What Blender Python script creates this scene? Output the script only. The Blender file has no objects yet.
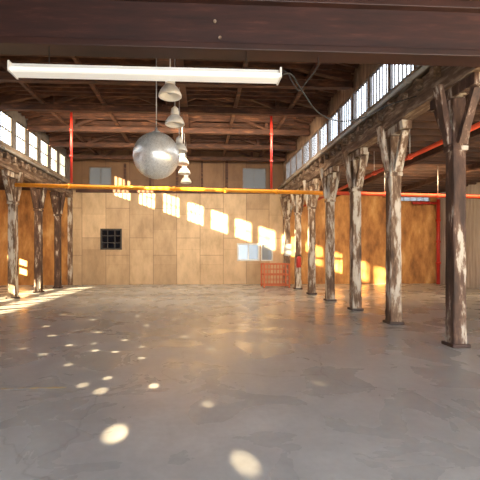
import bpy, bmesh, math, random
from mathutils import Vector, Matrix
random.seed(7)
S=bpy.context.scene
COL=S.collection

# ---------------------------------------------------------------- materials
def new_mat(name):
    m=bpy.data.materials.new(name); m.use_nodes=True
    nt=m.node_tree; b=nt.nodes['Principled BSDF']
    return m,nt,b
def N(nt,t,**k):
    n=nt.nodes.new(t)
    for a,v in k.items(): setattr(n,a,v)
    return n
def ramp(nt,stops):
    r=N(nt,'ShaderNodeValToRGB'); e=r.color_ramp.elements
    while len(e)<len(stops): e.new(0.5)
    for i,(p,c) in enumerate(stops):
        e[i].position=p; e[i].color=(c[0],c[1],c[2],1)
    return r
def mapped(nt,scale,coord='Object'):
    tc=N(nt,'ShaderNodeTexCoord'); mp=N(nt,'ShaderNodeMapping')
    mp.inputs['Scale'].default_value=scale
    oi=N(nt,'ShaderNodeObjectInfo')
    mul=N(nt,'ShaderNodeMath',operation='MULTIPLY'); mul.inputs[1].default_value=37.0
    nt.links.new(oi.outputs['Random'],mul.inputs[0])
    add=N(nt,'ShaderNodeVectorMath',operation='ADD')
    nt.links.new(tc.outputs[coord],add.inputs[0]); nt.links.new(mul.outputs[0],add.inputs[1])
    nt.links.new(add.outputs[0],mp.inputs['Vector'])
    return mp
def noise_mat(name,stops,scale=(1,1,1),nscale=4,detail=6,rough=0.7,metal=0.0,bump=0.0,rr=None):
    m,nt,b=new_mat(name)
    mp=mapped(nt,scale)
    n=N(nt,'ShaderNodeTexNoise'); n.inputs['Scale'].default_value=nscale; n.inputs['Detail'].default_value=detail
    n.inputs['Roughness'].default_value=0.65
    nt.links.new(mp.outputs[0],n.inputs['Vector'])
    r=ramp(nt,stops); nt.links.new(n.outputs['Fac'],r.inputs[0])
    nt.links.new(r.outputs[0],b.inputs['Base Color'])
    b.inputs['Roughness'].default_value=rough; b.inputs['Metallic'].default_value=metal
    if bump:
        bp=N(nt,'ShaderNodeBump'); bp.inputs['Strength'].default_value=bump; bp.inputs['Distance'].default_value=0.02
        nt.links.new(n.outputs['Fac'],bp.inputs['Height']); nt.links.new(bp.outputs[0],b.inputs['Normal'])
    return m
M={}
M['truss']=noise_mat('truss_wood',[(0.3,(0.022,0.009,0.005)),(0.55,(0.088,0.032,0.016)),(0.75,(0.24,0.10,0.045))],(1,4,4),2,9,bump=.5)
M['rafter']=noise_mat('rafter_wood',[(0.3,(0.02,0.008,0.005)),(0.55,(0.09,0.034,0.016)),(0.78,(0.25,0.105,0.048))],(1,5,5),1.8,9,bump=.5)
M['aislejoist']=noise_mat('aisle_joist_wood',[(0.3,(0.02,0.009,0.006)),(0.58,(0.07,0.03,0.017)),(0.8,(0.16,0.08,0.045))],(1,5,5),1.6,9,bump=.4)
M['header']=noise_mat('header_wood',[(0.32,(0.05,0.028,0.018)),(0.5,(0.15,0.09,0.058)),(0.62,(0.32,0.24,0.175)),(0.76,(0.50,0.43,0.35))],(4,.7,4),2.6,12,bump=.7)
M['ledge']=noise_mat('ledge_wood',[(0.32,(0.13,0.09,0.06)),(0.5,(0.28,0.215,0.16)),(0.7,(0.50,0.43,0.35))],(4,.4,4),2.4,12,bump=.3)
M['column']=noise_mat('peeling_paint_wood',[(0.34,(0.06,0.030,0.018)),(0.46,(0.16,0.09,0.052)),(0.51,(0.28,0.19,0.13)),(0.545,(0.52,0.45,0.37)),(0.78,(0.72,0.67,0.59))],(3,3,.7),2.0,14,bump=.3)
M['column_dark']=noise_mat('dark_peeling_wood',[(0.35,(0.03,0.013,0.009)),(0.52,(0.085,0.04,0.025)),(0.57,(0.18,0.11,0.075)),(0.61,(0.48,0.42,0.35)),(0.8,(0.62,0.57,0.5))],(3,3,.7),2.0,14,bump=.3)
M['girder']=noise_mat('girder_dark_paint',[(0.3,(0.015,0.006,0.005)),(0.55,(0.038,0.012,0.009)),(0.8,(0.10,0.036,0.025))],(0.5,1,4),2.5,12,rough=.6,bump=.2)
M['flange']=noise_mat('girder_flange_paint',[(0.3,(0.018,0.007,0.005)),(0.7,(0.05,0.017,0.012))],(0.6,1,2),2,9,rough=.5)
M['yellow']=noise_mat('yellow_pipe_paint',[(0.3,(0.78,0.26,0.012)),(0.7,(0.92,0.37,0.02))],(1,1,1),3,rough=.4)
M['red']=noise_mat('red_pipe_paint',[(0.3,(0.40,0.018,0.012)),(0.7,(0.52,0.035,0.02))],(1,1,1),3,rough=.4)
M['orange']=noise_mat('orange_pipe_paint',[(0.3,(0.52,0.05,0.018)),(0.7,(0.66,0.085,0.025))],(1,1,1),3,rough=.5)
M['cage']=noise_mat('cage_faded_paint',[(0.3,(0.48,0.10,0.035)),(0.7,(0.60,0.16,0.06))],(1,1,1),3,rough=.6)
M['frame']=noise_mat('window_frame_paint',[(0.3,(0.12,0.105,0.095)),(0.7,(0.24,0.21,0.19))],(1,1,1),5,rough=.6)
M['darkframe']=noise_mat('dark_window_frame',[(0.3,(0.02,0.018,0.015)),(0.7,(0.05,0.04,0.035))],(1,1,1),5,rough=.5)
M['whiteframe']=noise_mat('white_window_frame',[(0.3,(0.7,0.7,0.66)),(0.7,(0.85,0.84,0.8))],(1,1,1),5,rough=.5)
M['white']=noise_mat('white_enamel',[(0.3,(0.66,0.64,0.61)),(0.7,(0.78,0.76,0.72))],(1,1,1),3,rough=.4)
M['shade']=noise_mat('lamp_enamel',[(0.3,(0.82,0.75,0.65)),(0.7,(0.92,0.86,0.77))],(1,1,1),6,rough=.4)
M['steel']=noise_mat('grey_steel',[(0.3,(0.35,0.34,0.33)),(0.7,(0.5,0.49,0.47))],(1,1,1),6,rough=.45,metal=.3)
M['black']=noise_mat('black_rubber',[(0.3,(0.012,0.012,0.012)),(0.7,(0.03,0.03,0.03))],(1,1,1),6,rough=.6)
M['orangewall']=noise_mat('orange_stained_boards',[(0.3,(0.18,0.075,0.025)),(0.45,(0.42,0.18,0.05)),(0.58,(0.60,0.29,0.085)),(0.7,(0.74,0.43,0.17))],(1.6,1.6,0.6),1.3,12,bump=.15)
M['sidewall']=noise_mat('grey_white_side_boards',[(0.3,(0.28,0.25,0.22)),(0.55,(0.42,0.39,0.355)),(0.75,(0.55,0.52,0.48))],(1,5,0.5),1.5,bump=.1)
M['upwall']=noise_mat('clerestory_boards',[(0.3,(0.12,0.07,0.045)),(0.6,(0.28,0.18,0.12)),(0.75,(0.45,0.34,0.25))],(1,4,1),1.5,bump=.2)
def tube_mat():
    m,nt,b=new_mat('fluorescent_glow')
    b.inputs['Base Color'].default_value=(.85,.85,.8,1)
    b.inputs['Emission Color'].default_value=(1,.93,.82,1); b.inputs['Emission Strength'].default_value=.22
    return m
M['tube']=tube_mat()
def glass_mat(name,tint,gl=.08,diff=0,dc=(.7,.72,.7),translucent=False):
    m,nt,b=new_mat(name); nt.nodes.remove(b)
    t=N(nt,'ShaderNodeBsdfTransparent'); t.inputs[0].default_value=(*tint,1)
    g=N(nt,'ShaderNodeBsdfGlossy'); g.inputs['Roughness'].default_value=.08
    mx=N(nt,'ShaderNodeMixShader'); mx.inputs[0].default_value=gl
    src=t.outputs[0]
    if diff:
        df=N(nt,'ShaderNodeBsdfTranslucent' if translucent else 'ShaderNodeBsdfDiffuse'); df.inputs[0].default_value=(*dc,1)
        m2=N(nt,'ShaderNodeMixShader'); m2.inputs[0].default_value=diff
        nt.links.new(src,m2.inputs[1]); nt.links.new(df.outputs[0],m2.inputs[2]); src=m2.outputs[0]
    nt.links.new(src,mx.inputs[1]); nt.links.new(g.outputs[0],mx.inputs[2])
    nt.links.new(mx.outputs[0],nt.nodes['Material Output'].inputs[0]); return m
M['glass']=glass_mat('clear_pane',(.95,.97,1),.04)
M['diffusing']=glass_mat('sun_diffusing_pane',(.03,.03,.03),.03,.96,(.35,.37,.4),True)  # diffusing glass added so the end window throws no sun patch
M['darkglass']=glass_mat('dusty_dark_pane',(.03,.03,.035),.12)
M['dimglass']=glass_mat('dusty_pane',(.15,.165,.18),.05,.4,(.45,.44,.41))
M['blueglass']=glass_mat('bluish_pane',(.38,.41,.43),.06,.3,(.7,.7,.68))
def mirror(name,c,r,me=1):
    m,nt,b=new_mat(name); b.inputs['Metallic'].default_value=me; b.inputs['Roughness'].default_value=r
    n=N(nt,'ShaderNodeTexNoise'); n.inputs['Scale'].default_value=30
    rp=ramp(nt,[(0.3,[x*.85 for x in c]),(0.7,c)]); nt.links.new(n.outputs[0],rp.inputs[0]); nt.links.new(rp.outputs[0],b.inputs['Base Color'])
    return m
M['m1']=mirror('mirror_tile',(.98,.95,.89),.28,.6)
M['m2']=mirror('mirror_tile_hazy',(.95,.91,.84),.32,.42)
M['m3']=mirror('mirror_tile_worn',(.84,.80,.73),.34,.45)
def plywood():
    m,nt,b=new_mat('plywood_sheets')
    tc=N(nt,'ShaderNodeTexCoord'); sp=N(nt,'ShaderNodeSeparateXYZ'); cb=N(nt,'ShaderNodeCombineXYZ')
    nt.links.new(tc.outputs['Object'],sp.inputs[0])
    nt.links.new(sp.outputs['Z'],cb.inputs['X']); nt.links.new(sp.outputs['X'],cb.inputs['Y'])
    br=N(nt,'ShaderNodeTexBrick'); br.inputs['Scale'].default_value=1.0
    br.inputs['Brick Width'].default_value=2.44; br.inputs['Row Height'].default_value=1.22
    br.inputs['Mortar Size'].default_value=0.011; br.inputs['Mortar Smooth'].default_value=.3; br.inputs['Bias'].default_value=-.1
    br.inputs['Color1'].default_value=(0.68,0.49,0.30,1); br.inputs['Color2'].default_value=(0.53,0.365,0.22,1)
    br.inputs['Mortar'].default_value=(0.22,0.13,0.08,1); br.offset=.37
    nt.links.new(cb.outputs[0],br.inputs['Vector'])
    br2=N(nt,'ShaderNodeTexBrick'); br2.inputs['Scale'].default_value=1.0; br2.offset=.43
    br2.inputs['Brick Width'].default_value=1.83; br2.inputs['Row Height'].default_value=1.22
    br2.inputs['Mortar Size'].default_value=0.007
    br2.inputs['Color1'].default_value=(1.04,1.04,1.04,1); br2.inputs['Color2'].default_value=(.86,.84,.81,1); br2.inputs['Mortar'].default_value=(.75,.7,.65,1)
    nt.links.new(cb.outputs[0],br2.inputs['Vector'])
    mp=N(nt,'ShaderNodeMapping'); mp.inputs['Scale'].default_value=(1.6,1,.7); nt.links.new(tc.outputs['Object'],mp.inputs[0])
    n=N(nt,'ShaderNodeTexNoise'); n.inputs['Scale'].default_value=1.1; n.inputs['Detail'].default_value=12; n.inputs['Roughness'].default_value=.68
    nt.links.new(mp.outputs[0],n.inputs[0])
    r=ramp(nt,[(0.3,(.66,.62,.58)),(0.5,(.93,.91,.89)),(0.68,(1.12,1.12,1.12))]); nt.links.new(n.outputs[0],r.inputs[0])
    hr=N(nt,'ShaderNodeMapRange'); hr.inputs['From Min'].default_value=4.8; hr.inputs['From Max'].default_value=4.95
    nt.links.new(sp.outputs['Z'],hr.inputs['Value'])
    x=N(nt,'ShaderNodeMix',data_type='RGBA',blend_type='MULTIPLY'); x.inputs[0].default_value=1
    nt.links.new(br.outputs[0],x.inputs[6]); nt.links.new(br2.outputs[0],x.inputs[7])
    y=N(nt,'ShaderNodeMix',data_type='RGBA',blend_type='MULTIPLY'); y.inputs[0].default_value=1
    nt.links.new(x.outputs[2],y.inputs[6]); nt.links.new(r.outputs[0],y.inputs[7])
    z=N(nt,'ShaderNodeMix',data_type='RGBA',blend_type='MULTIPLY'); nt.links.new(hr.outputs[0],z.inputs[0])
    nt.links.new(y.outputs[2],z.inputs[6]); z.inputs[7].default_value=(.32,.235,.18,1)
    nt.links.new(z.outputs[2],b.inputs['Base Color']); b.inputs['Roughness'].default_value=.6
    return m
M['ply']=plywood()
def concrete():
    m,nt,b=new_mat('worn_concrete')
    tc=N(nt,'ShaderNodeTexCoord')
    n=N(nt,'ShaderNodeTexNoise'); n.inputs['Scale'].default_value=.4; n.inputs['Detail'].default_value=5; n.inputs['Roughness'].default_value=.5
    nt.links.new(tc.outputs['Object'],n.inputs[0])
    r=ramp(nt,[(0.25,(.38,.39,.40)),(0.5,(.46,.47,.477)),(0.75,(.54,.547,.55))]); nt.links.new(n.outputs[0],r.inputs[0])
    def layer(prev,scale,rot,ns,det,lo,hi,p0=.25,p1=.75,dist=0,ro=.55):
        mp=N(nt,'ShaderNodeMapping'); mp.inputs['Scale'].default_value=scale; mp.inputs['Rotation'].default_value=(0,0,rot)
        nt.links.new(tc.outputs['Object'],mp.inputs[0])
        a=N(nt,'ShaderNodeTexNoise'); a.inputs['Scale'].default_value=ns; a.inputs['Detail'].default_value=det; a.inputs['Roughness'].default_value=ro; a.inputs['Distortion'].default_value=dist
        nt.links.new(mp.outputs[0],a.inputs[0])
        rp=ramp(nt,[(p0,(lo,)*3),(p1,(hi,)*3)]); nt.links.new(a.outputs[0],rp.inputs[0])
        y=N(nt,'ShaderNodeMix',data_type='RGBA',blend_type='MULTIPLY'); y.inputs[0].default_value=1
        nt.links.new(prev,y.inputs[6]); nt.links.new(rp.outputs[0],y.inputs[7]); return y.outputs[2],a.outputs[0]
    c,h=layer(r.outputs[0],(1,1,1),0,14,5,.90,1.07)
    c,h2=layer(c,(1,1,1),.35,1.1,6,.82,1.10,.25,.75,.6)
    c,h3=layer(c,(1,1,1),1.1,3.0,6,.88,1.07,.25,.75,.4)
    # hairline cracks
    v=N(nt,'ShaderNodeTexVoronoi',feature='DISTANCE_TO_EDGE'); v.inputs['Scale'].default_value=.33
    wv=N(nt,'ShaderNodeVectorMath',operation='ADD'); nn=N(nt,'ShaderNodeTexNoise'); nn.inputs['Scale'].default_value=1.3; nn.inputs['Detail'].default_value=6
    nt.links.new(tc.outputs['Object'],nn.inputs[0]); nt.links.new(tc.outputs['Object'],wv.inputs[0]); nt.links.new(nn.outputs['Color'],wv.inputs[1]); nt.links.new(wv.outputs[0],v.inputs[0])
    cr=ramp(nt,[(0.0,(.74,.73,.72)),(0.006,(1,1,1))]); nt.links.new(v.outputs['Distance'],cr.inputs[0])
    y=N(nt,'ShaderNodeMix',data_type='RGBA',blend_type='MULTIPLY'); y.inputs[0].default_value=1
    nt.links.new(c,y.inputs[6]); nt.links.new(cr.outputs[0],y.inputs[7])
    nt.links.new(y.outputs[2],b.inputs['Base Color'])
    r3=ramp(nt,[(0.3,(.20,)*3),(0.7,(.38,)*3)]); nt.links.new(h2,r3.inputs[0])
    nt.links.new(r3.outputs[0],b.inputs['Roughness']); b.inputs['IOR'].default_value=1.48
    bp=N(nt,'ShaderNodeBump'); bp.inputs['Strength'].default_value=.03; bp.inputs['Distance'].default_value=.01
    nt.links.new(h,bp.inputs['Height']); nt.links.new(bp.outputs[0],b.inputs['Normal'])
    return m
M['floor']=concrete()
def deck(name,c1,c2):
    m,nt,b=new_mat(name)
    tc=N(nt,'ShaderNodeTexCoord')
    sp=N(nt,'ShaderNodeSeparateXYZ'); cb=N(nt,'ShaderNodeCombineXYZ'); nt.links.new(tc.outputs['Object'],sp.inputs[0])
    nt.links.new(sp.outputs['X'],cb.inputs['X']); nt.links.new(sp.outputs['Y'],cb.inputs['Y'])
    br=N(nt,'ShaderNodeTexBrick'); br.inputs['Scale'].default_value=1; br.inputs['Brick Width'].default_value=3; br.inputs['Row Height'].default_value=.17
    br.inputs['Mortar Size'].default_value=.012
    br.inputs['Color1'].default_value=(*c1,1); br.inputs['Color2'].default_value=(*c2,1); br.inputs['Mortar'].default_value=(.008,.004,.003,1)
    nt.links.new(cb.outputs[0],br.inputs[0]); nt.links.new(br.outputs[0],b.inputs['Base Color']); b.inputs['Roughness'].default_value=.8
    return m
M['deck']=deck('roof_deck_planks',(.13,.05,.024),(.05,.02,.011))
M['deckdark']=deck('aisle_deck_planks',(.09,.038,.02),(.04,.018,.01))

# ---------------------------------------------------------------- mesh helpers
def finish(bm,name,mats,parent=None,loc=(0,0,0),smooth=False,label=None,cat=None,kind=None,group=None,bevel=0):
    me=bpy.data.meshes.new(name); bmesh.ops.recalc_face_normals(bm,faces=bm.faces[:]); bm.to_mesh(me); bm.free()
    for mm in (mats if isinstance(mats,(list,tuple)) else [mats]): me.materials.append(mm)
    if smooth:
        for p in me.polygons: p.use_smooth=True
    o=bpy.data.objects.new(name,me); COL.objects.link(o); o.location=loc
    if parent: o.parent=parent
    if label: o['label']=label
    if cat: o['category']=cat
    if kind: o['kind']=kind
    if group: o['group']=group
    if bevel:
        md=o.modifiers.new('bevel','BEVEL'); md.width=bevel; md.segments=2; md.limit_method='ANGLE'
    return o
def empty(name,loc,label,cat,group=None):
    o=bpy.data.objects.new(name,None); COL.objects.link(o); o.location=loc; o.empty_display_size=.2
    o['label']=label; o['category']=cat
    if group: o['group']=group
    return o
def abox(bm,x0,x1,y0,y1,z0,z1,mi=0):
    v=[bm.verts.new((x,y,z)) for x in (x0,x1) for y in (y0,y1) for z in (z0,z1)]
    for f in ((0,1,3,2),(4,6,7,5),(0,4,5,1),(2,3,7,6),(0,2,6,4),(1,5,7,3)):
        fc=bm.faces.new([v[i] for i in f]); fc.material_index=mi
def abeam(bm,p0,p1,w,h,up=(0,0,1),segs=1,jit=0,mi=0,w1=None,h1=None):
    p0=Vector(p0);p1=Vector(p1); d=(p1-p0).normalized(); s=d.cross(Vector(up)).normalized(); u=s.cross(d)
    w1=w if w1 is None else w1; h1=h if h1 is None else h1
    rings=[]
    for i in range(segs+1):
        t=i/segs; c=p0.lerp(p1,t); ww=w+(w1-w)*t; hh=h+(h1-h)*t; r=[]
        for a,b in ((-1,-1),(1,-1),(1,1),(-1,1)):
            j=lambda: random.uniform(-jit,jit)
            r.append(bm.verts.new(c+s*(a*ww/2+j())+u*(b*hh/2+j())))
        rings.append(r)
    for i in range(segs):
        for k in range(4):
            f=bm.faces.new((rings[i][k],rings[i][(k+1)%4],rings[i+1][(k+1)%4],rings[i+1][k])); f.material_index=mi
    for r in (rings[0],rings[-1]):
        f=bm.faces.new(r); f.material_index=mi
def lathe(bm,prof,seg=24,center=(0,0,0),mi=0):
    rings=[]
    for r,z in prof:
        rings.append([bm.verts.new((center[0]+max(r,1e-4)*math.cos(2*math.pi*k/seg),center[1]+max(r,1e-4)*math.sin(2*math.pi*k/seg),center[2]+z)) for k in range(seg)])
    for i in range(len(rings)-1):
        for k in range(seg):
            f=bm.faces.new((rings[i][k],rings[i][(k+1)%seg],rings[i+1][(k+1)%seg],rings[i+1][k])); f.material_index=mi
    for r in (rings[0],rings[-1]):
        f=bm.faces.new(r); f.material_index=mi
def acyl(bm,p0,p1,r,seg=12,mi=0):
    p0=Vector(p0);p1=Vector(p1); d=(p1-p0).normalized()
    a=Vector((0,0,1)) if abs(d.z)<.9 else Vector((1,0,0))
    s=d.cross(a).normalized(); u=s.cross(d)
    R=[[bm.verts.new(c+s*r*math.cos(2*math.pi*k/seg)+u*r*math.sin(2*math.pi*k/seg)) for k in range(seg)] for c in (p0,p1)]
    for k in range(seg):
        f=bm.faces.new((R[0][k],R[0][(k+1)%seg],R[1][(k+1)%seg],R[1][k])); f.material_index=mi; f.smooth=True
    for r_ in R:
        f=bm.faces.new(r_); f.material_index=mi
def tube_path(bm,pts,r,seg=8):
    P=[Vector(p) for p in pts]; Q=[]
    for i in range(len(P)-1):
        a=P[max(i-1,0)];b=P[i];c=P[i+1];d=P[min(i+2,len(P)-1)]
        for k in range(6):
            t=k/6
            Q.append(.5*((2*b)+(c-a)*t+(2*a-5*b+4*c-d)*t*t+(3*b-a-3*c+d)*t**3))
    Q.append(P[-1]); rings=[]
    for i,q in enumerate(Q):
        d=(Q[min(i+1,len(Q)-1)]-Q[max(i-1,0)]).normalized()
        a=Vector((.3,.2,1)) if abs(d.z)<.9 else Vector((1,0,0))
        s=d.cross(a).normalized(); u=s.cross(d)
        rings.append([bm.verts.new(q+s*r*math.cos(2*math.pi*k/seg)+u*r*math.sin(2*math.pi*k/seg)) for k in range(seg)])
    for i in range(len(rings)-1):
        for k in range(seg):
            f=bm.faces.new((rings[i][k],rings[i][(k+1)%seg],rings[i+1][(k+1)%seg],rings[i+1][k])); f.smooth=True
    bm.faces.new(rings[0]); bm.faces.new(rings[-1])
def copy_thing(o,loc):
    c=o.copy(); COL.objects.link(c); c.location=loc
    for ch in o.children:
        k=ch.copy(); COL.objects.link(k); k.parent=c
        for g in ch.children:
            q=g.copy(); COL.objects.link(q); q.parent=k
    return c

# ---------------------------------------------------------------- dimensions
XL,XR=-6.7,4.45          # column lines
OL,OR=-11.5,12.8         # outer walls
YB=20.0; YF=-3.0
XC=(XL+XR)/2
ZH0,ZH1=4.5,5.0          # header beams
def roofz(x): return 8.0-.2*abs(x-XC)

def wall(name,axis,c0,c1,a0,a1,z0,z1,ops,mat):
    As=sorted(set([a0,a1]+[v for o in ops for v in o[:2]])); Zs=sorted(set([z0,z1]+[v for o in ops for v in o[2:]]))
    bm=bmesh.new()
    for i in range(len(As)-1):
        j=0
        while j<len(Zs)-1:
            am=(As[i]+As[i+1])/2
            def hole(jj):
                zm=(Zs[jj]+Zs[jj+1])/2
                return any(o[0]<am<o[1] and o[2]<zm<o[3] for o in ops)
            if hole(j): j+=1; continue
            k=j
            while k+1<len(Zs)-1 and not hole(k+1): k+=1
            if axis=='x': abox(bm,As[i],As[i+1],c0,c1,Zs[j],Zs[k+1])
            else: abox(bm,c0,c1,As[i],As[i+1],Zs[j],Zs[k+1])
            j=k+1
    return finish(bm,name,mat,kind='structure')
wn=[0]
def window(axis,c,a0,a1,z0,z1,nc,nr,fm,gm,t=.04,d=.06,mt=.022):
    wn[0]+=1; bm=bmesh.new()
    def bx(A0,A1,Z0,Z1,hd,mi):
        if axis=='x': abox(bm,A0,A1,c-hd,c+hd,Z0,Z1,mi)
        else: abox(bm,c-hd,c+hd,A0,A1,Z0,Z1,mi)
    bx(a0,a0+t,z0,z1,d/2,0); bx(a1-t,a1,z0,z1,d/2,0); bx(a0+t,a1-t,z0,z0+t,d/2,0); bx(a0+t,a1-t,z1-t,z1,d/2,0)
    for i in range(1,nc):
        m=a0+(a1-a0)*i/nc; bx(m-mt/2,m+mt/2,z0+t,z1-t,d/3,0)
    for i in range(1,nr):
        m=z0+(z1-z0)*i/nr; bx(a0+t,a1-t,m-mt/2,m+mt/2,d/3.2,0)
    bx(a0+t,a1-t,z0+t,z1-t,.003,1)
    return finish(bm,'window_%d'%wn[0],[fm,gm],kind='structure')

# floor
bm=bmesh.new(); abox(bm,OL-.2,OR+.2,YF-3,YB+.2,-.15,0); finish(bm,'floor',M['floor'],kind='structure')
# back wall pieces (openings)
hb=[(-5.18,-4.06,1.82,2.92),(1.95,3.15,1.23,2.17),(3.22,3.85,1.23,2.17),(-5.75,-4.6,5.1,6.1),(2.25,3.5,5.05,6.15)]
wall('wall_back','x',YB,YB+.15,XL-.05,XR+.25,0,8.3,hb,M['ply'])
wall('wall_back_left_aisle','x',YB,YB+.15,OL-.15,XL-.05,0,5.3,[],M['orangewall'])
wall('wall_back_right_aisle','x',YB,YB+.15,XR+.25,OR+.15,0,5.3,[(10.3,12.5,4.45,4.72)],M['orangewall'])
window('x',YB+.08,*hb[0],3,3,M['darkframe'],M['darkglass'],t=.09,mt=.05)
window('x',YB+.08,*hb[1],2,1,M['whiteframe'],M['blueglass'],t=.08,mt=.04,d=.2)
window('x',YB+.08,*hb[2],1,1,M['whiteframe'],M['dimglass'],t=.06,d=.2)
window('x',YB+.08,*hb[3],2,1,M['frame'],M['dimglass'])
window('x',YB+.08,*hb[4],2,1,M['frame'],M['dimglass'])
window('x',YB+.08,10.3,12.5,4.45,4.72,6,1,M['frame'],M['blueglass'])
# outer walls
lw=[(y,y+.95,1.35,2.2) for y in [3.9+1.25*i for i in range(13)] if y+.95<14 or 17.4<y<18.9]
wall('wall_left','y',OL-.15,OL,YF,YB,0,5.3,lw,M['orangewall'])
for o in lw: window('y',OL-.07,*o,2,2,M['frame'],M['glass'],mt=.16)
wall('wall_right','y',OR,OR+.15,YF,YB,0,5.3,[],M['sidewall'])
wall('wall_front','x',YF-.15,YF,OL-.15,OR+.15,0,5.3,[(-2.5,12.4,0,4.4)],M['sidewall'])
# clerestories
P=1.07
cw=[(5.5+P*i,5.5+P*i+1.0,5.32,6.25) for i in range(14) if 5.5+P*i+1.0<YB]
cwl=[(a+.08,b-.14,5.38,6.45) for a,b,z0,z1 in cw if b<20]
wall('wall_clerestory_left','y',XL-.05,XL+.05,5.35,YB,5.0,7.0,cwl,M['frame'])
wall('wall_clerestory_right','y',XR-.05,XR+.05,5.35,YB,5.0,7.0,cw,M['upwall'])
for o in cwl: window('y',XL,*o,4,2,M['darkframe'],M['glass'] if o[1]<19.0 else M['diffusing'],t=.035,mt=.036,d=.05)
for o in cw: window('y',XR,*o,6,1,M['frame'],M['glass'],t=.03,mt=.02)
wall('wall_front_upper','x',5.22,5.35,XL-.08,XR+.08,5.2,8.3,[],M['upwall'])
# ceilings
bm=bmesh.new()
for s in (-1,1):
    xe=XL-.3 if s<0 else XR+.3
    z0=roofz(XC); z1=roofz(xe)
    v=[bm.verts.new(p) for p in ((XC,5.2,z0),(XC,YB+.2,z0),(xe,YB+.2,z1),(xe,5.2,z1),(XC,5.2,z0+.1),(XC,YB+.2,z0+.1),(xe,YB+.2,z1+.1),(xe,5.2,z1+.1))]
    for f in ((0,1,2,3),(4,5,6,7),(0,1,5,4),(1,2,6,5),(2,3,7,6),(3,0,4,7)): bm.faces.new([v[i] for i in f])
finish(bm,'ceiling',M['deck'],kind='structure')
def slab(name,x0,x1,y0,y1):
    bm=bmesh.new(); abox(bm,x0,x1,y0,y1,5.1,5.2); finish(bm,name,M['deckdark'],kind='structure')
slab('ceiling_left_aisle',OL,XL-.05,5.35,YB)
slab('ceiling_right_aisle',XR+.05,OR,5.35,YB)
slab('ceiling_front',OL,OR,YF,5.35)
for i,(x,w) in enumerate(((XL+.02,.22),(XR+.1,.3))):
    bm=bmesh.new(); abox(bm,x-w/2,x+w/2,YB-.12,YB,0,4.5); finish(bm,'trim_%d'%(i+1),M['column'],kind='structure')
bm=bmesh.new(); abox(bm,XL+.3,XR-.2,YB-.06,YB,4.78,4.95); finish(bm,'trim_3',M['truss'],kind='structure')
for i,(x,z0,z1,w) in enumerate(((-3.9,4.95,6.3,.12),(-2.6,4.95,6.5,.10),(-1.2,4.95,6.5,.14),(.1,4.95,6.5,.10),(1.4,4.95,6.5,.14),(3.75,4.95,6.3,.12))):
    bm=bmesh.new(); abox(bm,x-w/2,x+w/2,YB-.05,YB,z0,z1); finish(bm,'trim_%d'%(i+4),M['truss'],kind='structure')

# ---------------------------------------------------------------- columns
def column(x,y,dark,label,w=.25):
    e=empty('timber_column',(x,y,0),label,'column',group='timber columns along the hall')
    m=M['column_dark'] if dark else M['column']
    bm=bmesh.new()
    prof=[(0.06,w*1.05),(0.5,w),(2.0,w*.98),(4.28,w*.95)]
    rings=[]; prof2=[]
    for a,b in zip(prof,prof[1:]):
        n=6
        for k in range(n): prof2.append((a[0]+(b[0]-a[0])*k/n,a[1]+(b[1]-a[1])*k/n))
    prof2.append(prof[-1])
    for z,ww in prof2:
        h=ww/2; c=h-.014; r=[]
        for px,py in ((-h,-c),(-c,-h),(c,-h),(h,-c),(h,c),(c,h),(-c,h),(-h,c)):
            r.append(bm.verts.new((px+random.uniform(-.005,.005),py+random.uniform(-.005,.005),z)))
        rings.append(r)
    for i in range(len(rings)-1):
        for k in range(8): bm.faces.new((rings[i][k],rings[i][(k+1)%8],rings[i+1][(k+1)%8],rings[i+1][k]))
    bm.faces.new(rings[0]); bm.faces.new(rings[-1])
    finish(bm,'shaft',m,parent=e)
    bm=bmesh.new(); abox(bm,-w*.68,w*.68,-w*.68,w*.68,0,.06); finish(bm,'base_plate',M['flange'],parent=e,bevel=.01,label='dark steel base plate')
    bm=bmesh.new(); abeam(bm,(0,-.58,4.4),(0,.58,4.4),.20,.18,segs=8,jit=.008); finish(bm,'bolster',m,parent=e)
    for dx,dy in ((0,1),(0,-1),(1,0),(-1,0)):
        bm=bmesh.new()
        r0=w*.5+.01; r1=.50 if dy else .32
        abeam(bm,(dx*r0,dy*r0,3.5),(dx*r1,dy*r1,4.29 if dy else 4.52),.13 if dy else .15,.09,up=(dx,dy,.001),segs=6,jit=.006)
        finish(bm,'knee_brace',m,parent=e)
    bm=bmesh.new(); h=w*.58
    abox(bm,-h,h,-h,h,3.38,3.46); finish(bm,'collar',m,parent=e,bevel=.01)
    return e
Ys=[6.4,8.54,10.68,12.82,14.96,17.1,19.24]
for i,y in enumerate(Ys):
    column(XR,y,i==0,'dark rough timber column with flaking white paint' if i==0 else 'weathered timber column with peeling pale paint and knee braces',.235 if i==0 else .255)
for y in (14.0,16.15,18.3):
    column(XL,y,y>15,'pale sunlit timber column beside the windowed aisle' if y<15 else 'dark brown timber column with knee braces',.26)
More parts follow.
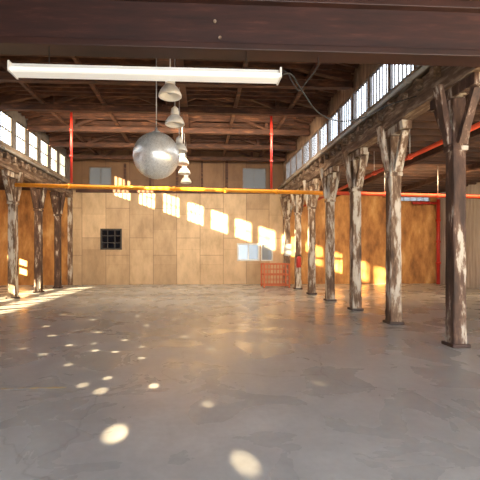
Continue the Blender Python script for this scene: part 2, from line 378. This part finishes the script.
# headers
for x in (XL,XR):
    bm=bmesh.new(); abeam(bm,(0,5.45,ZH0+.25),(0,YB-.01,ZH0+.25),.30,.5,segs=60,jit=.010)
    finish(bm,'header_beam',M['header'],loc=(x,0,0),label='rough weathered timber header beam on top of the columns',cat='beam')
def block(x,y,z,sx,sy,sz):
    bm=bmesh.new(); abox(bm,-sx/2,sx/2,-sy/2,sy/2,-sz/2,sz/2)
    return finish(bm,'rafter_tail',M['header'],loc=(x,y,z),label='sawn-off timber rafter end on the header beam',cat='wood block',group='rafter ends above the header beams',bevel=.01)
b0=None
for s,x in ((1,XL+.22),(-1,XR-.22)):
    for i in range(26):
        y=6.1+.535*i
        if b0 is None: b0=block(x,y,4.86,.14,.12,.2)
        else:
            c=b0.copy(); COL.objects.link(c); c.location=(x,y,4.86+random.uniform(-.03,.03))
for x,s in ((XL+.11,1),(XR-.11,-1)):
    bm=bmesh.new(); abeam(bm,(0,5.45,5.2),(0,YB-.01,5.2),.12,.2,segs=60,jit=.006)
    finish(bm,'ledge_beam',M['ledge'],loc=(x,0,0),label='pale weathered timber ledge below the clerestory windows',cat='beam')
# trusses
xa,xb=XL+.1,XR-.1
t0=empty('roof_truss',(XC,Ys[0],6.3),'reddish brown timber roof truss spanning the hall','roof truss',group='timber roof trusses')
def tpart(name,p0,p1,w,h,segs=6):
    bm=bmesh.new(); abeam(bm,p0,p1,w,h,segs=segs,jit=.004); return finish(bm,name,M['truss'],parent=t0)
hs=(xb-xa)/2
tpart('bottom_chord',(-hs,0,.12),(hs,0,.12),.18,.18,14)
tz=lambda dx: 7.82-.2*abs(dx)-6.3-.11
for s in (-1,1):
    tpart('top_chord',(0,0,tz(0)),(s*hs,0,tz(hs)),.16,.18)
    tpart('web',(s*.15,0,.25),(s*1.9,0,tz(1.9)-.08),.10,.09,2)
    tpart('web',(s*3.7,0,.24),(s*1.95,0,tz(1.95)-.08),.10,.09,2)
bm=bmesh.new(); abeam(bm,(0,0,.21),(0,0,tz(0)-.08),.15,.15,up=(0,1,0)); finish(bm,'king_post',M['truss'],parent=t0)
for s in (-1,1):
    bm=bmesh.new(); abeam(bm,(s*3.75,0,.21),(s*3.75,0,tz(3.75)-.08),.11,.11,up=(0,1,0)); finish(bm,'post',M['truss'],parent=t0)
for y in Ys[1:]: copy_thing(t0,(XC,y,6.3))
k0=None
jy=[y0+.305*k for y0 in [6.4+2.14*q for q in range(6)] for k in range(1,7)]
for i,y in enumerate(jy):
    if abs(y-13.62)<.14: continue
    if k0 is None:
        bm=bmesh.new(); abeam(bm,(-hs+.7,0,0),(hs-.7,0,0),.06,.14,segs=14,jit=.004)
        k0=finish(bm,'cross_joist',M['truss'],loc=(XC,y,6.78),label='rough dark timber joist crossing under the roof',cat='joist',group='cross joists between trusses')
    else:
        c=k0.copy(); COL.objects.link(c); c.location=(XC,y,6.78+random.uniform(0,.012))
for x in (-5.2,-3.2,1.2,3.1):
    bm=bmesh.new(); abeam(bm,(0,5.6,.05),(0,YB-.02,.05),.11,.1,segs=20,jit=.005)
    finish(bm,'runner_beam',M['rafter'],loc=(x,0,6.57),label='slim timber runner laid along the truss chords',cat='beam')
raf={}
for s in (-1,1):
    for i in range(52):
        y=5.52+.28*i
        if y>19.9: continue
        if s not in raf:
            bm=bmesh.new(); abeam(bm,(0,0,-.09),(s*hs,0,-.09-.2*hs),.06,.17,segs=8,jit=.004)
            raf[s]=finish(bm,'roof_rafter',M['rafter'],loc=(XC+s*.02,y,8.0),label='dark red-brown timber roof rafter under the deck',cat='rafter',group='roof rafters')
        else:
            c=raf[s].copy(); COL.objects.link(c); c.location=(XC+s*.02,y,8.0)
j0={}
for key,(x0,x1,ys) in {'r':(XR+.12,OR-.02,[6.3+.535*i for i in range(26)]),'l':(OL+.02,XL-.12,[12.2+1.07*i for i in range(8)])}.items():
    for y in ys:
        if y>YB-.1: continue
        if key not in j0:
            bm=bmesh.new(); abeam(bm,(x0,0,0),(x1,0,0),.10,.26,segs=8,jit=.008)
            j0[key]=finish(bm,'ceiling_joist',M['aislejoist'],loc=(0,y,4.965),label='dark timber joist under the low aisle roof',cat='joist',group='aisle ceiling joists')
        else:
            c=j0[key].copy(); COL.objects.link(c); c.location=(0,y,4.965)
for x in (7.2,9.9):
    bm=bmesh.new(); abeam(bm,(0,6,4.74),(0,YB-.02,4.74),.16,.18,segs=20,jit=.008)
    finish(bm,'aisle_beam',M['aislejoist'],loc=(x,0,0),label='dark timber beam running under the aisle joists',cat='beam')
bm=bmesh.new(); abeam(bm,(0,5.6,.05),(0,YB-.02,.05),.7,.08,segs=20,jit=.004)
finish(bm,'catwalk_plank',M['truss'],loc=(-.78,0,6.57),label='long timber plank laid over the truss chords',cat='plank')

# ---------------------------------------------------------------- near girder
g=empty('steel_girder',(0,5.2,4.33),'deep dark oxide-brown girder crossing the hall','girder')
bm=bmesh.new(); abox(bm,OL,OR,-.05,.05,.09,.66); finish(bm,'web_plate',M['girder'],parent=g)
bm=bmesh.new(); abox(bm,OL,OR,-.15,.15,0,.09); finish(bm,'flange',M['flange'],parent=g,bevel=.01)
bm=bmesh.new(); abox(bm,OL,OR,-.15,.15,.66,.768); finish(bm,'flange',M['flange'],parent=g,bevel=.01)
for x,z in ((.2,.42),(.27,.2)):
    bm=bmesh.new(); acyl(bm,(x,-.07,z),(x,-.05,z),.022,8); finish(bm,'bolt',M['header'],parent=g,label='pale rusty bolt head')

# fluorescent fixture
f=empty('fluorescent_fixture',(-.68,5.05,3.885),'long white strip light fixture hung under the steel girder','light fixture')
L=3.46
bm=bmesh.new(); abox(bm,-L/2,L/2,-.065,.065,.09,.158); finish(bm,'housing',M['white'],parent=f,bevel=.012)
bm=bmesh.new()
pr=[(-.115,.09),(-.12,.075),(-.11,.05),(-.085,.036),(.085,.036),(.11,.05),(.12,.075),(.115,.09)]
R=[[bm.verts.new((x,a,b)) for a,b in pr] for x in (-L/2,L/2)]
for k in range(8): bm.faces.new((R[0][k],R[0][(k+1)%8],R[1][(k+1)%8],R[1][k]))
bm.faces.new(R[0]); bm.faces.new(R[1])
finish(bm,'diffuser',M['tube'],parent=f)
for s in (-1,1):
    bm=bmesh.new(); abox(bm,s*(L/2+.008)-.012,s*(L/2+.008)+.012,-.125,.125,.03,.165); finish(bm,'end_cap',M['white'],parent=f,bevel=.004)
for s in (-1,1):
    bm=bmesh.new(); acyl(bm,(s*1.3,.05,.155),(s*1.3,.05,.443),.005,6); finish(bm,'hanger',M['black'],parent=f)
def cable(name,pts,r,mat,label=None,cat=None,par=None):
    bm=bmesh.new(); tube_path(bm,pts,r); return finish(bm,name,mat,label=label,cat=cat,parent=par)
cable('power_cable',[(1.085,5.05,4.0),(1.25,5.15,4.06),(1.5,5.5,3.98),(1.9,6.0,3.86),(2.4,6.4,3.88),(3.0,6.8,4.1),(3.6,7.1,4.45),(4.27,7.3,4.72)],.010,M['black'],'thin dark cable drooping from the strip light to the header beam','cable')
cable('flex_cord',[(1.5,.02,.15),(1.82,.06,.2),(1.95,.12,.08),(2.05,.16,-.02),(2.15,.2,.1),(2.3,.15,.3),(2.32,.14,.44)],.005,M['black'],par=f)

# pendants
def pendant(x,y,z):
    e=empty('pendant_lamp',(x,y,z),'enamelled bell-shaped high bay pendant lamp','pendant lamp',group='row of bell pendant lamps')
    bm=bmesh.new(); lathe(bm,[(.0,.215),(.09,.20),(.155,.14),(.20,.03),(.228,.0),(.24,.012),(.235,.06),(.205,.125),(.165,.185),(.12,.23),(.09,.25),(0,.255)],28)
    finish(bm,'lamp_shade',M['shade'],parent=e,smooth=True)
    bm=bmesh.new(); lathe(bm,[(0,.25),(.09,.25),(.1,.27),(.1,.34),(.085,.38),(.09,.40),(.05,.44),(.02,.47),(0,.47)],20)
    finish(bm,'socket_housing',M['shade'],parent=e,smooth=True)
    bm=bmesh.new(); lathe(bm,[(0,.07),(.05,.08),(.07,.12),(.05,.16),(.03,.20),(0,.20)],16); finish(bm,'bulb',M['white'],parent=e,smooth=True)
    bm=bmesh.new(); acyl(bm,(0,0,.46),(0,0,6.575-z),.014,8); finish(bm,'rod',M['steel'],parent=e)
    return e
for y,z in ((7.9,4.84),(9.4,4.77),(11.4,4.66),(13.3,4.72),(15.0,4.75),(16.9,4.75)): pendant(-.62,y,z)

# disco ball
BC=Vector((-.97,8.5,3.78)); BR=.51
e=empty('disco_ball',(BC.x,BC.y,BC.z-BR),'large mirrored disco ball hanging from the roof','disco ball')
bm=bmesh.new(); bmesh.ops.create_uvsphere(bm,u_segments=48,v_segments=32,radius=BR-.006); finish(bm,'core',M['steel'],parent=e,loc=(0,0,BR),smooth=True)
bm=bmesh.new(); rows=54
for i in range(rows):
    th=math.pi*(i+.5)/rows; n=max(6,int(2*math.pi*math.sin(th)/(math.pi/rows)))
    for k in range(n):
        ph=2*math.pi*(k+.5*(i%2))/n
        nn=Vector((math.sin(th)*math.cos(ph),math.sin(th)*math.sin(ph),math.cos(th)))
        a=Vector((-math.sin(ph),math.cos(ph),0)); b=nn.cross(a)
        tn=(nn+a*random.gauss(0,.02)+b*random.gauss(0,.02)).normalized(); a=(a-tn*a.dot(tn)).normalized(); b=tn.cross(a)
        h=BR*math.pi/rows*.46; w=BR*math.pi*math.sin(th)/n*.92
        c=nn*BR
        fc=bm.faces.new([bm.verts.new(c+a*(p*w)+b*(q*h)) for p,q in ((-1,-1),(1,-1),(1,1),(-1,1))])
        fc.material_index=random.choice((0,0,1,1,1,2))
finish(bm,'mirror_tiles',[M['m1'],M['m2'],M['m3']],parent=e,loc=(0,0,BR))
bm=bmesh.new(); lathe(bm,[(0,0),(.09,0),(.09,.03),(.03,.06),(.025,.12),(0,.12)],16); finish(bm,'cap',M['steel'],parent=e,loc=(0,0,2*BR-.01),smooth=True)
bm=bmesh.new(); acyl(bm,(0,0,2*BR+.1),(0,0,6.575-BC.z+BR),.012,8); finish(bm,'hanging_wire',M['steel'],parent=e)

# ---------------------------------------------------------------- pipes
def pipe(name,p0,p1,r,mat,label,n=5,flr=1.35,hang=None):
    p0=Vector(p0);p1=Vector(p1)
    e=empty(name,p0,label,'pipe')
    bm=bmesh.new(); acyl(bm,(0,0,0),p1-p0,r,14); finish(bm,'pipe_run',mat,parent=e)
    d=(p1-p0)
    for i in range(1,n):
        c=d*i/n; u=d.normalized()*.05
        bm=bmesh.new(); acyl(bm,c-u,c+u,r*flr,14); finish(bm,'coupling',mat,parent=e)
        if hang:
            bm=bmesh.new(); acyl(bm,c,(c.x,c.y,hang-p0.z),.01,6); finish(bm,'hanger',M['steel'],parent=e)
    return e
pipe('gas_pipe',(-6.45,13.65,4.02),(4.6,13.6,3.82),.07,M['yellow'],'yellow-orange painted pipe crossing the hall in front of the back wall',6,1.25)
pipe('sprinkler_pipe',(4.75,13.6,3.82),(12.79,13.6,3.68),.07,M['orange'],'orange-red pipe continuing across the side aisle',4,1.25,hang=4.86)
pipe('sprinkler_pipe',(-4.53,13.64,4.10),(-4.53,13.64,6.9),.042,M['red'],'red vertical sprinkler riser pipe up to the roof',3)
pipe('sprinkler_pipe',(2.57,13.61,3.96),(2.57,13.61,6.9),.042,M['red'],'red vertical sprinkler riser pipe up to the roof',3)
pipe('sprinkler_pipe',(5.5,5.6,4.15),(5.5,19.95,4.15),.055,M['orange'],'orange-red sprinkler main running along the aisle',7,hang=5.1)
pipe('sprinkler_pipe',(12.6,19.5,0),(12.6,19.5,4.5),.09,M['red'],'thick red standpipe in the corner of the aisle',4)
pipe('sprinkler_pipe',(11.2,19.5,4.3),(12.5,19.5,4.3),.07,M['red'],'short red branch pipe joining the corner standpipe',3,1.3,hang=4.84)
pipe('conduit_pipe',(XR-.3,5.6,5.06),(XR-.3,19.9,5.06),.045,M['steel'],'grey steel conduit along the window sill',8)
pipe('conduit_pipe',(XL+.3,5.6,5.06),(XL+.3,19.9,5.06),.04,M['steel'],'grey steel conduit along the window sill',8)

# red rail cage near the back wall
e=empty('steel_cage',(3.62,18.2,0),'orange-red welded steel mesh cage standing on the floor','storage cage')
W,Dp,H=1.2,.8,1.15
def bar(name,a,b,r=.022):
    bm=bmesh.new(); abeam(bm,a,b,r*2,r*2,up=(0,1,0) if abs(b[1]-a[1])<1e-6 else (0,0,1)); finish(bm,name,M['cage'],parent=e)
for x in (-W/2,W/2):
    for y in (-Dp/2,Dp/2): bar('post',(x,y,0),(x,y,H),.036)
for y in (-Dp/2,Dp/2):
    for z in (.12,.62,H-.03): bar('rail',(-W/2,y,z),(W/2,y,z),.032)
    for z in (.37,.87): bar('wire',(-W/2,y,z),(W/2,y,z),.014)
    for k in range(1,8): bar('wire',(-W/2+W*k/8,y,.12),(-W/2+W*k/8,y,H-.03),.014)
for x in (-W/2,W/2):
    for z in (.12,.62,H-.03): bar('rail',(x,-Dp/2,z),(x,Dp/2,z),.022)

# fire extinguisher on the sixth column
e=empty('fire_extinguisher',(XR-.02,17.1-.24,1.0),'red fire extinguisher hung on a timber column','fire extinguisher')
bm=bmesh.new(); lathe(bm,[(0,0),(.095,0),(.105,.02),(.105,.42),(.08,.47),(.03,.5),(0,.5)],20); finish(bm,'cylinder_body',M['red'],parent=e,smooth=True)
bm=bmesh.new(); acyl(bm,(0,0,.49),(0,0,.56),.02); finish(bm,'valve_handle',M['black'],parent=e)
cable('hose',[(.03,0,.54),(.13,-.02,.5),(.14,-.02,.3),(.12,-.02,.12)],.012,M['black'],par=e)
e=empty('electrical_box',(XR-.02,19.24-.14,1.5),'grey metal electrical box on a timber column','electrical box')
bm=bmesh.new(); abox(bm,-.17,.17,-.16,0,0,.6); finish(bm,'enclosure',M['steel'],parent=e,bevel=.01)
bm=bmesh.new(); abox(bm,-.15,.15,-.175,-.16,.03,.57); finish(bm,'door',M['steel'],parent=e)
bm=bmesh.new(); abox(bm,-6.2,-1.6,4.62,4.67,.0,.002)
mm=noise_mat('worn_yellow_line',[(0.42,(.42,.41,.40)),(0.62,(.6,.44,.18))],(1,1,1),7,rough=.5)
finish(bm,'floor_line',mm,label='worn yellow line painted on the concrete floor',cat='floor marking')

# ---------------------------------------------------------------- lights
sd=bpy.data.lights.new('sun','SUN'); so=bpy.data.objects.new('sun',sd); COL.objects.link(so)
d=Vector((1.18,1.0,-.40)).normalized(); so.rotation_euler=d.to_track_quat('-Z','Y').to_euler()
sd.energy=72; sd.color=(1,.75,.40); sd.angle=math.radians(.7)
w=bpy.data.worlds.new('world'); S.world=w; w.use_nodes=True
bg=w.node_tree.nodes['Background']; bg.inputs[0].default_value=(.86,.93,1,1); bg.inputs[1].default_value=4.6
def wall_fill(x,y,z,sx,sz,e,aim,c=(1,.80,.56)):  # added unseen fill light for the end walls, no lamp hangs here
    ld=bpy.data.lights.new('unseen_wall_fill','AREA'); lo=bpy.data.objects.new('unseen_wall_fill',ld); COL.objects.link(lo)
    ld.shape='RECTANGLE'; ld.size=sx; ld.size_y=sz; ld.energy=e; ld.color=c
    lo.location=(x,y,z); lo.rotation_euler=(Vector(aim)-Vector((x,y,z))).to_track_quat('-Z','Y').to_euler()
wall_fill(-1,13,5.9,9,.5,360,(-1,20,1.4),(1,.82,.58))
wall_fill(8.5,13.2,4.4,6,.4,170,(8.5,20,.8),(1,.68,.36))
wall_fill(-9,14,4.4,3,.4,65,(-9,20,1.2),(1,.68,.36))

spots=[(-.76,3.44,.20,1),(.345,2.9,.19,.8),(-1.16,4.51,.15,1),(-.56,4.65,.12,1.2),(-1.43,4.72,.13,.9),(-1.19,4.97,.11,1),(.08,4.05,.12,.5),
(-1.74,6.4,.12,1.2),(-1.39,6.3,.12,1.1),(-2.3,6.8,.12,1.2),(-1.4,7.15,.12,1.1),(1.48,4.62,.12,.35),(-2.5,6.2,.12,.8),(-1.9,5.6,.12,.8),(-.9,5.9,.12,.8),
(-2.9,7.6,.14,1.1),(-2.1,7.9,.14,1),(-1.2,8.6,.13,1.1),(-2.6,9.4,.15,1),(-1.6,9.9,.15,.9),(.2,6.4,.12,.6),(-3.4,8.6,.15,.9),(-1.9,6.9,.1,.9),(.9,8.2,.13,.6),
(-3.6,10.2,.16,.8),(-.6,9.4,.13,.8),(1.4,6.6,.12,.5),(-.1,10.8,.15,.7),(-1.0,6.6,.1,.7),(-3.0,6.6,.12,.7),(-.3,7.4,.12,.8),(.5,9.6,.14,.7),(-2.2,11.2,.16,.8)]
for x,y,sz,p in spots:  # added spot lamps standing in for sun reflected off the ball's tiles
    t=Vector((x,y,0)); dd=(t-BC).normalized(); pos=BC+dd*(BR+.05)
    ld=bpy.data.lights.new('added_glint_spot','SPOT'); lo=bpy.data.objects.new('added_glint_spot',ld); COL.objects.link(lo)
    lo.location=pos; lo.rotation_euler=dd.to_track_quat('-Z','Y').to_euler()
    dist=(t-pos).length
    ld.spot_size=max(math.radians(1.0),2*math.atan(sz/2/dist)*1.35); ld.spot_blend=.9; ld.shadow_soft_size=.01
    ld.energy=2700*p*(dist/6)**2; ld.color=(1,.77,.46)

# ---------------------------------------------------------------- camera
cd=bpy.data.cameras.new('camera'); co=bpy.data.objects.new('camera',cd); COL.objects.link(co)
cd.sensor_width=36; cd.lens=28.5; cd.shift_x=20/480; cd.shift_y=14/480; cd.clip_start=.05
co.location=(0,0,1.6); co.rotation_euler=(math.radians(90),0,math.radians(-3))
S.camera=co
S.view_settings.view_transform='Standard'; S.view_settings.look='None'; S.view_settings.exposure=.55
